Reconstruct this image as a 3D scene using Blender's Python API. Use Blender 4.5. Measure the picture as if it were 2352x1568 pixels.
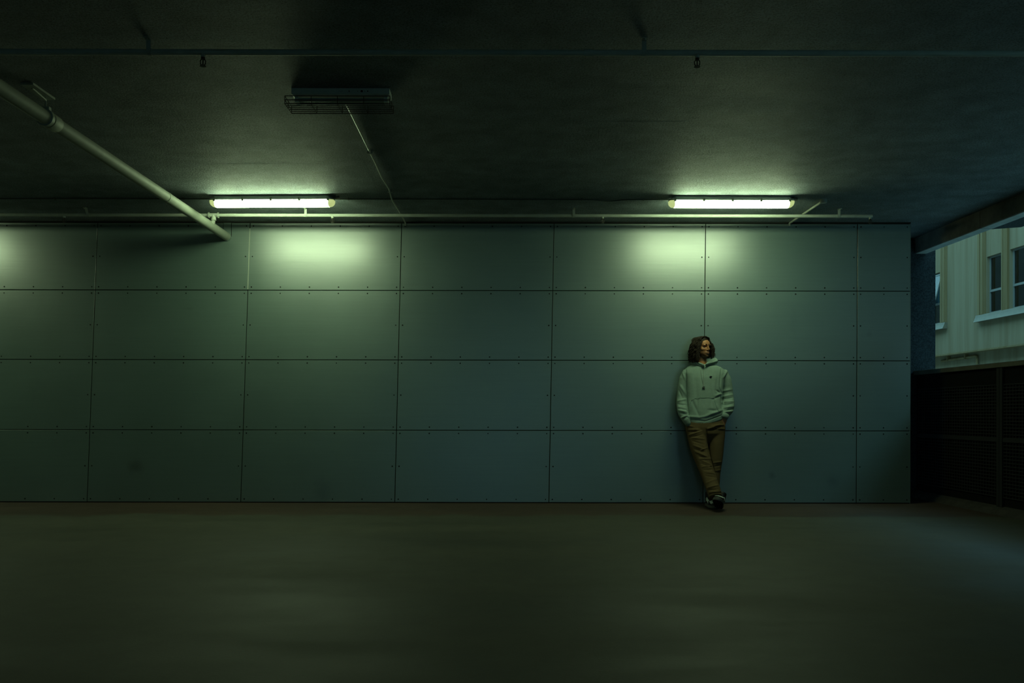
import bpy, bmesh, math, random
import numpy as np
from mathutils import Vector, Matrix
for o in list(bpy.data.objects): bpy.data.objects.remove(o)
S = bpy.context.scene; COL = S.collection
R = math.radians
# ------------------------------------------------------------------ camera, sky, exposure
F = 2000.0                    # focal length in pixels of the 2352 wide frame
CH = 0.976                    # camera height
D = 9.434                     # distance to the panelled wall
H = 3.047                     # ceiling height
VX, VY = 1155.0, 948.0        # where the view axis meets the frame
cam = bpy.data.cameras.new('camera'); camo = bpy.data.objects.new('camera', cam); COL.objects.link(camo)
cam.sensor_width = 36; cam.lens = F*36/2352
cam.shift_x = (1176-VX)/2352; cam.shift_y = (VY-784)/2352
cam.clip_end = 300
camo.location = (0, 0, CH); camo.rotation_euler = (R(90), R(-0.09), 0)
S.camera = camo
w = bpy.data.worlds.new('sky'); S.world = w; w.use_nodes = True
wn = w.node_tree.nodes; wn['Background'].inputs[0].default_value = (0.31, 0.78, 0.92, 1); wn['Background'].inputs[1].default_value = 2.0
S.view_settings.view_transform = 'Standard'; S.view_settings.look = 'None'
S.view_settings.exposure = 0; S.view_settings.gamma = 1; S.view_settings.use_curve_mapping = False
LAMP_COL = (0.74, 1.0, 0.55); LAMP_STR = 44.0

# ------------------------------------------------------------------ helpers
class MB:
    def __init__(s): s.v = []; s.f = []; s.m = []
    def add(s, vs, fs, mi=0):
        b = len(s.v); s.v += [tuple(v) for v in vs]; s.f += [tuple(b+i for i in f) for f in fs]; s.m += [mi]*len(fs); return s
    def box(s, x0, x1, y0, y1, z0, z1, mi=0):
        return s.add([(x0,y0,z0),(x1,y0,z0),(x1,y1,z0),(x0,y1,z0),(x0,y0,z1),(x1,y0,z1),(x1,y1,z1),(x0,y1,z1)],
                     [(0,3,2,1),(4,5,6,7),(0,1,5,4),(1,2,6,5),(2,3,7,6),(3,0,4,7)], mi)
    def rings(s, rs, cap=True, mi=0, closed=False):
        n = len(rs[0]); b = len(s.v)
        for r in rs: s.v += [tuple(p) for p in r]
        K = len(rs)
        for k in range(K if closed else K-1):
            k2 = (k+1) % K
            for i in range(n):
                j = (i+1) % n
                s.f.append((b+k*n+i, b+k*n+j, b+k2*n+j, b+k2*n+i)); s.m.append(mi)
        if cap and not closed:
            s.f.append(tuple(b+i for i in reversed(range(n)))); s.m.append(mi)
            s.f.append(tuple(b+(K-1)*n+i for i in range(n))); s.m.append(mi)
        return s
    def tube(s, pts, r, n=10, cap=True, mi=0):
        P = [Vector(p) for p in pts]; K = len(P)
        rr = r if isinstance(r, (list, tuple)) else [r]*K
        up = Vector((0,0,1)); rs = []; prev = None
        for k in range(K):
            t = (P[min(k+1,K-1)]-P[max(k-1,0)]).normalized()
            if prev is None:
                a = t.cross(up)
                if a.length < 1e-3: a = t.cross(Vector((1,0,0)))
                a.normalize()
            else:
                a = prev - t*prev.dot(t); a.normalize()
            b = t.cross(a); prev = a
            rs.append([P[k]+(a*math.cos(q)+b*math.sin(q))*rr[k] for q in [2*math.pi*i/n for i in range(n)]])
        return s.rings(rs, cap, mi)
    def ell(s, c, r, n=20, m=12, rot=None, mi=0):
        rs = []
        for j in range(1, m):
            ph = math.pi*j/m - math.pi/2
            ring = []
            for i in range(n):
                q = 2*math.pi*i/n
                p = Vector((math.cos(q)*math.cos(ph)*r[0], math.sin(q)*math.cos(ph)*r[1], math.sin(ph)*r[2]))
                if rot: p = rot @ p
                ring.append(p+Vector(c))
            rs.append(ring)
        return s.rings(rs, True, mi)
    def cap(s, a, b, ra, rb, n=14):          # tapered capsule
        a = Vector(a); b = Vector(b); t = (b-a)
        s.tube([a-t.normalized()*ra*.86, a-t.normalized()*ra*.5, a, b, b+t.normalized()*rb*.5, b+t.normalized()*rb*.86],
               [ra*.5, ra*.86, ra, rb, rb*.86, rb*.5], n); return s
    def mesh(s, name):
        me = bpy.data.meshes.new(name); me.from_pydata(s.v, [], s.f); me.update(); return me
    def build(s, name, mat, parent=None, smooth=False):
        me = s.mesh(name)
        for m in (mat if isinstance(mat, (list, tuple)) else [mat]): me.materials.append(m)
        if any(s.m): me.polygons.foreach_set('material_index', s.m)
        if smooth: me.polygons.foreach_set('use_smooth', [True]*len(me.polygons))
        return link(name, me, parent)
def link(name, me, parent=None):
    o = bpy.data.objects.new(name, me); COL.objects.link(o)
    if parent is not None: o.parent = parent
    return o
def smooth_by_angle(o, ang=35):
    me = o.data
    me.polygons.foreach_set('use_smooth', [True]*len(me.polygons))
    me.set_sharp_from_angle(angle=R(ang)); return o
def tag(o, label=None, cat=None, group=None, kind=None):
    if label: o['label'] = label
    if cat: o['category'] = cat
    if group: o['group'] = group
    if kind: o['kind'] = kind
    return o
def empty(name, loc=(0,0,0), rz=0):
    o = bpy.data.objects.new(name, None); COL.objects.link(o); o.location = loc; o.rotation_euler = (0,0,rz); o.empty_display_size = .1; return o
def copy_tree(o, parent=None):
    c = o.copy(); COL.objects.link(c); c.parent = parent
    for ch in list(o.children): copy_tree(ch, c)
    return c

# ------------------------------------------------------------------ materials
def mat(name, col, rough=.6, spec=.5, metal=0.0, bump=None, var=None, coat=0, emit=None, wave=None):
    """bump=(scale, strength, distance) ; var=(scale, amount) colour mottling ; col linear rgb"""
    m = bpy.data.materials.new(name); m.use_nodes = True; N = m.node_tree.nodes; L = m.node_tree.links
    b = N['Principled BSDF']; b.inputs['Base Color'].default_value = (*col, 1); b.inputs['Roughness'].default_value = rough
    b.inputs['Specular IOR Level'].default_value = spec; b.inputs['Metallic'].default_value = metal
    if coat: b.inputs['Coat Weight'].default_value = coat
    g = None
    if bump or var:
        tc = N.new('ShaderNodeTexCoord')
    if var:
        n1 = N.new('ShaderNodeTexNoise'); n1.inputs['Scale'].default_value = var[0]; n1.inputs['Detail'].default_value = 8; n1.inputs['Roughness'].default_value = .62
        L.new(tc.outputs['Object'], n1.inputs['Vector'])
        mr = N.new('ShaderNodeMapRange'); mr.inputs[1].default_value = .3; mr.inputs[2].default_value = .7
        mr.inputs[3].default_value = 1-var[1]; mr.inputs[4].default_value = 1+var[1]
        L.new(n1.outputs['Fac'], mr.inputs[0])
        mx = N.new('ShaderNodeVectorMath'); mx.operation = 'SCALE'; mx.inputs[0].default_value = col
        L.new(mr.outputs[0], mx.inputs['Scale']); L.new(mx.outputs[0], b.inputs['Base Color'])
    if bump:
        n2 = N.new('ShaderNodeTexNoise'); n2.inputs['Scale'].default_value = bump[0]; n2.inputs['Detail'].default_value = 6; n2.inputs['Roughness'].default_value = .65
        L.new(tc.outputs['Object'], n2.inputs['Vector'])
        bp = N.new('ShaderNodeBump'); bp.inputs['Strength'].default_value = bump[1]; bp.inputs['Distance'].default_value = bump[2]
        L.new(n2.outputs['Fac'], bp.inputs['Height']); L.new(bp.outputs['Normal'], b.inputs['Normal'])
    if emit:
        b.inputs['Emission Color'].default_value = (*emit[0], 1); b.inputs['Emission Strength'].default_value = emit[1]
    return m

M = {}
M['groove'] = mat('dark_joint', (.02,.022,.02), .9, .2)
M['screw'] = mat('dark_screw', (.015,.016,.015), .6, .3)
M['pipe'] = mat('painted_pipe', (.50,.54,.47), .62, .35, var=(14,.10), bump=(60,.08,.002))
M['drain'] = mat('painted_drain_pipe', (.36,.39,.33), .62, .35, var=(14,.10), bump=(60,.08,.002))
M['bracket'] = mat('painted_bracket', (.42,.46,.40), .5, .5, var=(20,.15))
M['sprink'] = mat('dark_brass', (.05,.045,.035), .45, .5, .6)
M['cable'] = mat('dark_cable', (.10,.12,.10), .6, .4)
M['conduit'] = mat('white_conduit', (.46,.48,.42), .4, .5)
M['housing'] = mat('lamp_housing', (.30,.33,.30), .5, .5)
M['clip'] = mat('lamp_clip', (.16,.17,.14), .5, .5)
M['lampend'] = mat('lamp_end', (.62,.66,.45), .35, .5, emit=((.75,.9,.34), .62))
M['lit'] = mat('lit_diffuser', (.8,.85,.75), .4, .5, emit=(LAMP_COL, LAMP_STR))
M['cagehouse'] = mat('cage_lamp_housing', (.72,.80,.74), .5, .4, var=(9,.08))
M['tube'] = mat('unlit_tube', (.42,.48,.45), .25, .5)
M['wire'] = mat('rusty_cage_wire', (.07,.055,.045), .55, .4, .3)
M['hole'] = mat('black_hole', (.008,.008,.008), .9, .1)
M['beam'] = mat('weathered_concrete_beam', (.15,.145,.13), .85, .25, var=(5,.35), bump=(45,.5,.006))
M['soffit'] = mat('pale_soffit', (.52,.56,.55), .8, .2, var=(8,.2))
M['darkwall'] = mat('rough_dark_render', (.045,.058,.066), .9, .2, var=(60,.55), bump=(70,.8,.01))
M['capm'] = mat('parapet_cap', (.10,.095,.075), .75, .3, var=(6,.2))
M['black'] = mat('black_painted_metal', (.010,.010,.010), .95, .06)
M['mesh'] = mat('black_mesh', (.024,.024,.025), .8, .2)
M['kerb'] = mat('dirty_kerb', (.05,.045,.04), .9, .2, var=(10,.3), bump=(40,.5,.01))
M['asphalt'] = mat('street_asphalt', (.38,.38,.36), .9, .2, var=(30,.3))
M['render'] = mat('plain_garage_wall', (.18,.19,.17), .8, .2, var=(3,.2))

def wall_material():
    m = bpy.data.materials.new('painted_fibre_cement_panel'); m.use_nodes = True; N = m.node_tree.nodes; L = m.node_tree.links
    b = N['Principled BSDF']; b.inputs['Specular IOR Level'].default_value = .5; b.inputs['IOR'].default_value = 2.45
    geo = N.new('ShaderNodeNewGeometry'); oi = N.new('ShaderNodeObjectInfo')
    n1 = N.new('ShaderNodeTexNoise'); n1.inputs['Scale'].default_value = .9; n1.inputs['Detail'].default_value = 9; n1.inputs['Roughness'].default_value = .6
    L.new(geo.outputs['Position'], n1.inputs['Vector'])
    mp = N.new('ShaderNodeMapping'); mp.inputs['Scale'].default_value = (.6, 1, 16); L.new(geo.outputs['Position'], mp.inputs['Vector'])
    n2 = N.new('ShaderNodeTexNoise'); n2.inputs['Scale'].default_value = 3; n2.inputs['Detail'].default_value = 5; L.new(mp.outputs[0], n2.inputs['Vector'])
    def maprange(src, a, b_, c, d):
        r = N.new('ShaderNodeMapRange'); r.inputs[1].default_value = a; r.inputs[2].default_value = b_; r.inputs[3].default_value = c; r.inputs[4].default_value = d
        L.new(src, r.inputs[0]); return r.outputs[0]
    def mul(a, b_):
        q = N.new('ShaderNodeMath'); q.operation = 'MULTIPLY'; L.new(a, q.inputs[0]); L.new(b_, q.inputs[1]); return q.outputs[0]
    f = mul(maprange(n1.outputs['Fac'], .3, .7, .88, 1.10), maprange(n2.outputs['Fac'], .3, .7, .95, 1.05))
    f = mul(f, maprange(oi.outputs['Random'], 0, 1, .94, 1.05))
    # round dirt marks, scuffs: (x, z, radius, aspect, darkness)
    n3 = N.new('ShaderNodeTexNoise'); n3.inputs['Scale'].default_value = 14; n3.inputs['Detail'].default_value = 6; L.new(geo.outputs['Position'], n3.inputs['Vector'])
    for (sx, sz, sr, asp, dk) in STAINS:
        v = N.new('ShaderNodeVectorMath'); v.operation = 'SUBTRACT'; L.new(geo.outputs['Position'], v.inputs[0]); v.inputs[1].default_value = (sx, 0, sz)
        v2 = N.new('ShaderNodeVectorMath'); v2.operation = 'MULTIPLY'; L.new(v.outputs[0], v2.inputs[0]); v2.inputs[1].default_value = (1/sr, 0, 1/(sr*asp))
        ln = N.new('ShaderNodeVectorMath'); ln.operation = 'LENGTH'; L.new(v2.outputs[0], ln.inputs[0])
        ad = N.new('ShaderNodeMath'); ad.operation = 'MULTIPLY_ADD'; L.new(n3.outputs['Fac'], ad.inputs[0]); ad.inputs[1].default_value = 1.2; L.new(ln.outputs['Value'], ad.inputs[2])
        f = mul(f, maprange(ad.outputs[0], .75, 1.7, dk, 1))
    # faint arcs left by wiping one panel
    v = N.new('ShaderNodeVectorMath'); v.operation = 'SUBTRACT'; L.new(geo.outputs['Position'], v.inputs[0]); v.inputs[1].default_value = (-2.26, 0, 1.89)
    v2 = N.new('ShaderNodeVectorMath'); v2.operation = 'MULTIPLY'; L.new(v.outputs[0], v2.inputs[0]); v2.inputs[1].default_value = (1, 0, 1)
    ln = N.new('ShaderNodeVectorMath'); ln.operation = 'LENGTH'; L.new(v2.outputs[0], ln.inputs[0])
    nw = N.new('ShaderNodeTexNoise'); nw.noise_dimensions = '1D'; nw.inputs['Scale'].default_value = 38; nw.inputs['Detail'].default_value = 2; L.new(ln.outputs['Value'], nw.inputs['W'])
    arc = maprange(nw.outputs['Fac'], .5, .68, 0, 1)
    arc = mul(arc, maprange(ln.outputs['Value'], .44, .5, 0, 1)); arc = mul(arc, maprange(ln.outputs['Value'], .70, .80, 1, 0))
    sx_ = N.new('ShaderNodeSeparateXYZ'); L.new(v.outputs[0], sx_.inputs[0]); ab = N.new('ShaderNodeMath'); ab.operation = 'ABSOLUTE'; L.new(sx_.outputs[0], ab.inputs[0])
    arc = mul(arc, maprange(ab.outputs[0], .22, .42, 1, 0)); arc = mul(arc, maprange(sx_.outputs[2], .42, .44, 0, 1))
    sc = N.new('ShaderNodeVectorMath'); sc.operation = 'SCALE'; sc.inputs[0].default_value = (.120, .180, .165); L.new(f, sc.inputs['Scale'])
    L.new(sc.outputs[0], b.inputs['Base Color'])
    ra = N.new('ShaderNodeMath'); ra.operation = 'MULTIPLY_ADD'; L.new(arc, ra.inputs[0]); ra.inputs[1].default_value = .10; L.new(maprange(n1.outputs['Fac'], .3, .7, .355, .40), ra.inputs[2])
    L.new(ra.outputs[0], b.inputs['Roughness'])
    bp = N.new('ShaderNodeBump'); bp.inputs['Strength'].default_value = .12; bp.inputs['Distance'].default_value = .004
    L.new(n2.outputs['Fac'], bp.inputs['Height']); L.new(bp.outputs['Normal'], b.inputs['Normal'])
    return m
STAINS = [(-3.98, .39, .10, 1.0, .62), (2.915, .305, .05, .9, .45), (3.575, .235, .09, .9, .72), (-1.95, .12, .10, 1.6, .75), (3.97, 1.83, .05, .7, .75),
          (2.25, 2.62, .05, 3, .93), (3.15, 1.95, .06, 3, .9), (-3.4, 2.1, .07, .3, .85)]
M['wall'] = wall_material()

def concrete(name, col, rough, spec, kind):
    m = bpy.data.materials.new(name); m.use_nodes = True; N = m.node_tree.nodes; L = m.node_tree.links
    b = N['Principled BSDF']; b.inputs['Specular IOR Level'].default_value = spec
    geo = N.new('ShaderNodeNewGeometry')
    def noise(scale, det, vec=None, ro=.6):
        n = N.new('ShaderNodeTexNoise'); n.inputs['Scale'].default_value = scale; n.inputs['Detail'].default_value = det; n.inputs['Roughness'].default_value = ro
        L.new(vec or geo.outputs['Position'], n.inputs['Vector']); return n.outputs['Fac']
    def mr(src, a, b_, c, d):
        r = N.new('ShaderNodeMapRange'); r.inputs[1].default_value = a; r.inputs[2].default_value = b_; r.inputs[3].default_value = c; r.inputs[4].default_value = d
        L.new(src, r.inputs[0]); return r.outputs[0]
    def mul(a, b_):
        q = N.new('ShaderNodeMath'); q.operation = 'MULTIPLY'; L.new(a, q.inputs[0]); L.new(b_, q.inputs[1]); return q.outputs[0]
    mp = N.new('ShaderNodeMapping'); mp.inputs['Scale'].default_value = (.5, 1.6, 1); L.new(geo.outputs['Position'], mp.inputs['Vector'])
    big = noise(.8, 8, mp.outputs[0]); mid = noise(5, 8); fine = noise(55 if kind == 'floor' else 60, 6, None, .75)
    if kind == 'floor':
        f = mul(mul(mr(big, .3, .7, .78, 1.2), mr(mid, .3, .7, .88, 1.12)), mr(fine, .3, .7, .93, 1.07))
        bs, bd, hgt = .25, .004, fine
        rs = mr(big, .3, .7, rough-.10, rough+.10)
    else:
        f = mul(mul(mr(big, .3, .7, .8, 1.2), mr(mid, .3, .7, .75, 1.2)), mr(fine, .35, .65, .84, 1.12))
        st = noise(9, 6, mp.outputs[0], .7); pit = noise(85, 4, None, .65)
        ad = N.new('ShaderNodeMath'); ad.operation = 'MULTIPLY_ADD'; L.new(st, ad.inputs[0]); ad.inputs[1].default_value = 2.0; L.new(mr(fine, .3, .7, 0, .9), ad.inputs[2])
        bs, bd, hgt = 1.0, .03, ad.outputs[0]
        f = mul(f, mr(pit, .38, .50, .48, 1.05))
        rs = mr(big, .3, .7, rough-.05, rough+.05)
    sc = N.new('ShaderNodeVectorMath'); sc.operation = 'SCALE'; sc.inputs[0].default_value = col; L.new(f, sc.inputs['Scale'])
    if kind == 'floor':                            # unpainted brown strip along the wall with a worn edge
        sp = N.new('ShaderNodeSeparateXYZ'); L.new(geo.outputs['Position'], sp.inputs[0])
        ed = N.new('ShaderNodeMath'); ed.operation = 'MULTIPLY_ADD'; L.new(noise(1.3, 6), ed.inputs[0]); ed.inputs[1].default_value = .9; L.new(sp.outputs[1], ed.inputs[2])
        mc = N.new('ShaderNodeMix'); mc.data_type = 'RGBA'; L.new(mr(ed.outputs[0], 8.66, 8.82, 0, 1), mc.inputs[0])
        mc.inputs[6].default_value = (*col, 1); mc.inputs[7].default_value = (.070, .048, .036, 1)
        L.new(mc.outputs[2], sc.inputs[0])
    L.new(sc.outputs[0], b.inputs['Base Color']); L.new(rs, b.inputs['Roughness'])
    bp = N.new('ShaderNodeBump'); bp.inputs['Strength'].default_value = bs; bp.inputs['Distance'].default_value = bd
    L.new(hgt, bp.inputs['Height']); L.new(bp.outputs['Normal'], b.inputs['Normal'])
    return m
M['floor'] = concrete('stained_concrete_floor', (.076,.076,.058), .62, .35, 'floor')
M['ceil'] = concrete('rough_concrete_ceiling', (.46,.54,.58), .7, .25, 'ceil')

def struct(name, mb, m, label=None):
    o = mb.build(name, m); o['kind'] = 'structure'
    if label: o['label'] = label
    return o
# ------------------------------------------------------------------ room shell
XL, XB, YB, YE = -13.0, 4.86, -9.0, 10.29
floor = struct('floor', MB().box(XL, XB+.14, YB, YE+.3, -.25, 0), M['floor'], 'brown stained concrete floor')
ceiling = struct('ceiling', MB().box(XL, XB+.14, YB, YE+.3, H, H+.3), M['ceil'], 'rough painted concrete ceiling slab')
struct('wall_left', MB().box(XL-.2, XL, YB, D+.3, -.25, H+.3), M['render'])
struct('wall_rear', MB().box(XL-.2, -1.3, YB-.2, YB, -.25, H+.3).box(1.3, XB+.14, YB-.2, YB, -.25, H+.3).box(-1.3, 1.3, YB-.2, YB, 2.4, H+.3), M['render'], 'garage wall with an added opening for daylight fill behind the camera')  # opening added behind the camera to let in daylight fill
struct('forecourt_slab', MB().box(-25, XB+.1, -60, YB-.2, -.2, -.05), M['asphalt'], 'unseen forecourt outside the added rear opening')  # unseen ground beyond the added opening
up_ = struct('added_storeys', MB().box(XL-.2, 5.0, YB-.2, YE+.5, H+.3, 9.5), M['render'], 'unseen storeys above the garage, added to shade the facade opposite')  # upper mass added out of view to cut sky light on the facade
struct('added_wing', MB().box(-2, 4.98, YE+.5, 60, -.2, 9.5), M['render'], 'unseen rest of the garage building, added to shade the facade opposite')  # unseen extension added to keep sky light off the facade opposite
# low ridges left by the formwork and paint scars on the ceiling
def ridge(x0, y0, x1, y1, wd=.012, h=.004):
    h *= .14
    a = Vector((x0,y0,H)); b = Vector((x1,y1,H)); t = (b-a).normalized(); n = Vector((-t.y,t.x,0))*wd/2
    mb = MB(); z = Vector((0,0,-h))
    mb.add([a-n, a+n, b+n, b-n, a+z*.98, b+z*.98], [(0,4,5,3),(1,2,5,4),(0,1,4),(3,5,2)])
    mb.build('formwork_ridge', M['ceil'], ceiling)
def cy(y): return F*(H-CH)/(VY-y)          # depth of a ceiling line
def cx(x, y): return (x-VX)*cy(y)/F
ridge(cx(1665,145), cy(145), cx(1578,278), cy(278))
ridge(cx(1578,278), cy(278), cx(1505,420), cy(420), .01, .003)
ridge(cx(1330,279), cy(279), cx(1578,278), cy(278), .01, .003)
ridge(cx(380,378), cy(378), cx(770,376), cy(376), .02, .006)
ridge(cx(1560,378), cy(378), cx(1830,380), cy(380), .02, .006)
ridge(cx(570,290), cy(290), cx(640,368), cy(368), .02, .005)
ridge(cx(780,288), cy(288), cx(868,440), cy(440), .012, .004)
ridge(cx(810,325), cy(325), cx(898,498), cy(498), .012, .004)
ridge(cx(1950,312), cy(312), cx(1812,428), cy(428), .012, .004)
ridge(cx(2155,430), cy(430), cx(2240,395), cy(395), .012, .003)

# ---- panelled wall: wall_back > panel > screws
jt = [-475, -126, 224, 574, 922, 1272, 1620, 1969, 2091]
jb = [-508, -153, 200, 553, 907, 1261, 1615, 1967, 2091]
WS = F/D
rows = [3.030, 2.301, 1.547, .787, .006]
wall = struct('wall_back', MB().box(XL, (2091-VX)/WS-.004, D+.016, D+.22, 0, H), M['groove'], 'wall clad in large screwed grey panels')
def jx(i, z):
    t = (H-z)/H; return ((jt[i]*(1-t)+jb[i]*t)-VX)/WS
rnd = random.Random(4)
disc = [(math.cos(2*math.pi*i/8), math.sin(2*math.pi*i/8)) for i in range(8)]
for r in range(4):
    z1, z0 = rows[r], rows[r+1]
    for c in range(8):
        g = .0035; bv = .0018
        off = rnd.uniform(-.0006, .0006)
        if c == 2 and r == 0: off = -.002
        y = D+off
        q = [(jx(c,z0)+g, z0+g), (jx(c+1,z0)-g, z0+g), (jx(c+1,z1)-g, z1-g), (jx(c,z1)+g, z1-g)]
        sg = [(1,1),(-1,1),(-1,-1),(1,-1)]
        fr = [(p[0]+s[0]*bv, y, p[1]+s[1]*bv) for p, s in zip(q, sg)]
        ed = [(p[0], y+bv, p[1]) for p in q]; bk = [(p[0], D+.017, p[1]) for p in q]
        fs = [(0,1,2,3)] + [(4+i,4+(i+1)%4,(i+1)%4,i) for i in range(4)] + [(8+i,8+(i+1)%4,4+(i+1)%4,4+i) for i in range(4)] + [(11,10,9,8)]
        mbp = MB().add(fr+ed+bk, fs); mbp.m = [0]*5+[1]*5
        p = mbp.build('panel', [M['wall'], M['groove']], wall)
        if c == 2 and r == 0:                      # pale strip filling one joint
            a0, a1 = jx(3,z0+.01), jx(3,z1-.06); w_ = .0042
            MB().add([(a0-w_,y-.002,z0+.01),(a0+w_,y-.002,z0+.01),(a1+w_,y-.002,z1-.06),(a1-w_,y-.002,z1-.06),(a0-w_,D+.017,z0+.01),(a0+w_,D+.017,z0+.01),(a1+w_,D+.017,z1-.06),(a1-w_,D+.017,z1-.06)],
                     [(0,1,2,3),(7,6,5,4),(0,4,5,1),(1,5,6,2),(2,6,7,3),(3,7,4,0)]).build('pale_joint_strip', M['conduit'], wall)
        if c == 0: continue
        sc = MB(); e = .037
        nx = 6 if c < 7 else 3
        pts = []
        for k in range(nx):
            t = k/(nx-1)
            for zz in (z0+.034, z1-.034):
                a = jx(c,zz)+e; b = jx(c+1,zz)-e; pts.append((a+(b-a)*t, zz))
        zm = (z0+z1)/2; pts += [(jx(c,zm)+e, zm), (jx(c+1,zm)-e, zm)]
        for (px, pz) in pts:
            rr = rnd.uniform(.0068, .0088)
            vs = [(px+rr*a, y-.0012, pz+rr*b) for a, b in disc] + [(px+rr*a, y+.001, pz+rr*b) for a, b in disc]
            sc.add(vs, [tuple(range(8))] + [(i, 8+i, 8+(i+1)%8, (i+1)%8) for i in range(8)])
        tag(sc.build('screws', M['screw'], p), kind='stuff')
# filler strip cut into the panel above the drain pipe
x0, x1 = (513.5-VX)/WS, (530.5-VX)/WS
MB().box(x0-.005, x1+.005, D-.0085, D+.002, 2.88, 3.03).build('notch_gap', M['groove'], wall)
MB().box(x0, x1, D-.0105, D+.002, 2.87, 3.028).build('notch_filler', M['wall'], wall)
# shadow gap trim on top of the panels
MB().box(XL, (2091-VX)/WS, D-.004, D+.016, H-.014, H).build('top_gap_strip', M['groove'], wall)
MB().box((2091-VX)/WS-.004, (2091-VX)/WS, D-.003, D+.22, 0, H-.02).build('end_trim', M['wall'], wall)

# ------------------------------------------------------------------ open side on the right
bm_ = empty('edge_beam', (XB, YE, H-.181)); tag(bm_, 'dark concrete beam under the ceiling edge above the open side', 'beam')
def under(o, e):                                   # parent keeping world placement
    o.parent = e; o.matrix_parent_inverse = Matrix.Translation(-Vector(e.location)) if e.rotation_euler.z == 0 else e.matrix_basis.inverted(); return o
ys = [YB, 4.2, 8.88, YE]
for a, b in zip(ys[:-1], ys[1:]):
    mb = MB(); mb.box(XB, XB+.14, a+.003, b-.003, H-.181, H)
    o = mb.build('beam_section', M['beam']); under(o, bm_)
    bv = o.modifiers.new('bevel', 'BEVEL'); bv.width = .008; bv.segments = 2
    under(MB().box(XB+.012, XB+.132, a+.01, b-.01, H-.185, H-.178).build('soffit_strip', M['soffit']), bm_)  # pale strip along the underside, lighter than the beam itself
col = empty('corner_column', (4.7, YE, 0)); tag(col, 'rough dark rendered column at the end of the open side', 'column')
o = MB().box(4.2, 5.11, YE+.0, YE+.5, -.25, 3.6).build('shaft', M['darkwall']); under(o, col)
# slab edge projecting outside the beam
o = MB().add([(5.004,YB,2.965),(5.65,YB,3.01),(5.65,YB,3.35),(5.004,YB,3.35),(5.004,9.5,2.965),(5.65,9.5,3.01),(5.65,9.5,3.35),(5.004,9.5,3.35)],
             [(0,1,2,3),(7,6,5,4),(0,4,5,1),(1,5,6,2),(2,6,7,3),(3,7,4,0)]).build('outer_ledge', M['darkwall'])
tag(o, 'dark concrete ledge jutting outside above the opposite windows', 'ledge')
# parapet
par = empty('parapet', (XB+.05, YE, 0)); tag(par, 'black mesh clad parapet with a flat cap beside the panelled wall', 'parapet')
under(MB().box(XB+.03, XB+.12, YB, YE-.002, 0, 1.428).build('core', M['black']), par)
for a, b in [(YB, 3.4), (3.4, 9.65), (9.65, YE)]:
    o = MB().box(XB-.012, XB+.15, a+.002, b-.002, 1.428, 1.478).build('cap', M['capm']); under(o, par)
    bv = o.modifiers.new('bevel', 'BEVEL'); bv.width = .005; bv.segments = 2
yy = [YB, -6.7, -4.5, -2.4, -.3, 1.7, 3.7, 5.9, 8.53, YE-.01]
for k, y in enumerate(yy[1:-1]):
    under(MB().box(XB+.002, XB+.03, y-.05, y-.004, 0, 1.428).box(XB+.002, XB+.03, y+.004, y+.05, 0, 1.428).build('post', M['mesh']), par)
for k in range(len(yy)-1):
    a, b = yy[k]+.05, yy[k+1]-.05
    for (z0, z1) in ((.16, .70), (.74, 1.26)):
        mb = MB(); xg = XB+.018
        n = int((b-a)/.05)
        for i in range(n+1):
            y = a+(b-a)*i/n; mb.box(xg, xg+.006, y-.004, y+.004, z0, z1)
        n = int((z1-z0)/.032)
        for i in range(n+1):
            z = z0+(z1-z0)*i/n; mb.box(xg-.004, xg+.003, a, b, z-.004, z+.004)
        under(tag(mb.build('mesh_screen', M['mesh']), kind='stuff'), par)
    under(MB().box(XB+.008, XB+.03, a, b, .70, .74).build('rail', M['mesh']), par)
o = MB().add([(XB-.10,YB,0),(XB+.03,YB,0),(XB+.03,YB,.07),(XB-.04,YB,.05),(XB-.10,YE-.01,0),(XB+.03,YE-.01,0),(XB+.03,YE-.01,.07),(XB-.04,YE-.01,.05)],
             [(3,2,1,0),(4,5,6,7),(0,4,7,3),(3,7,6,2),(2,6,5,1),(1,5,4,0)]).build('kerb', M['kerb']); under(o, par)

# ------------------------------------------------------------------ building across the street
XF = 13.1
def stained(name, col, col2):
    m = mat(name, col, .85, .25, bump=(25,.2,.01)); N = m.node_tree.nodes; L = m.node_tree.links; b = N['Principled BSDF']
    geo = N.new('ShaderNodeNewGeometry'); mp = N.new('ShaderNodeMapping'); mp.inputs['Scale'].default_value = (1, 2.2, .12); L.new(geo.outputs['Position'], mp.inputs['Vector'])
    n = N.new('ShaderNodeTexNoise'); n.inputs['Scale'].default_value = 1.6; n.inputs['Detail'].default_value = 7; n.inputs['Roughness'].default_value = .65; L.new(mp.outputs[0], n.inputs['Vector'])
    cr = N.new('ShaderNodeMapRange'); cr.inputs[1].default_value = .36; cr.inputs[2].default_value = .68; L.new(n.outputs['Fac'], cr.inputs[0])
    mx = N.new('ShaderNodeMix'); mx.data_type = 'RGBA'; mx.inputs[6].default_value = (*col,1); mx.inputs[7].default_value = (*col2,1)
    L.new(cr.outputs[0], mx.inputs[0]); L.new(mx.outputs[2], b.inputs['Base Color']); return m
M['facade'] = stained('streaked_cream_facade', (.335,.275,.18), (.25,.19,.11))
M['mould'] = stained('ochre_moulding', (.30,.225,.12), (.21,.14,.06))
M['sill'] = mat('painted_sill', (.20,.175,.125), .45, .4, var=(6,.12))
M['wframe'] = mat('white_window_frame', (.27,.28,.265), .45, .5)
M['room'] = mat('dark_room', (.03,.035,.04), .9, .2)
M['curtain'] = mat('blue_grey_curtain', (.30,.50,.58), .9, .1)
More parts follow.
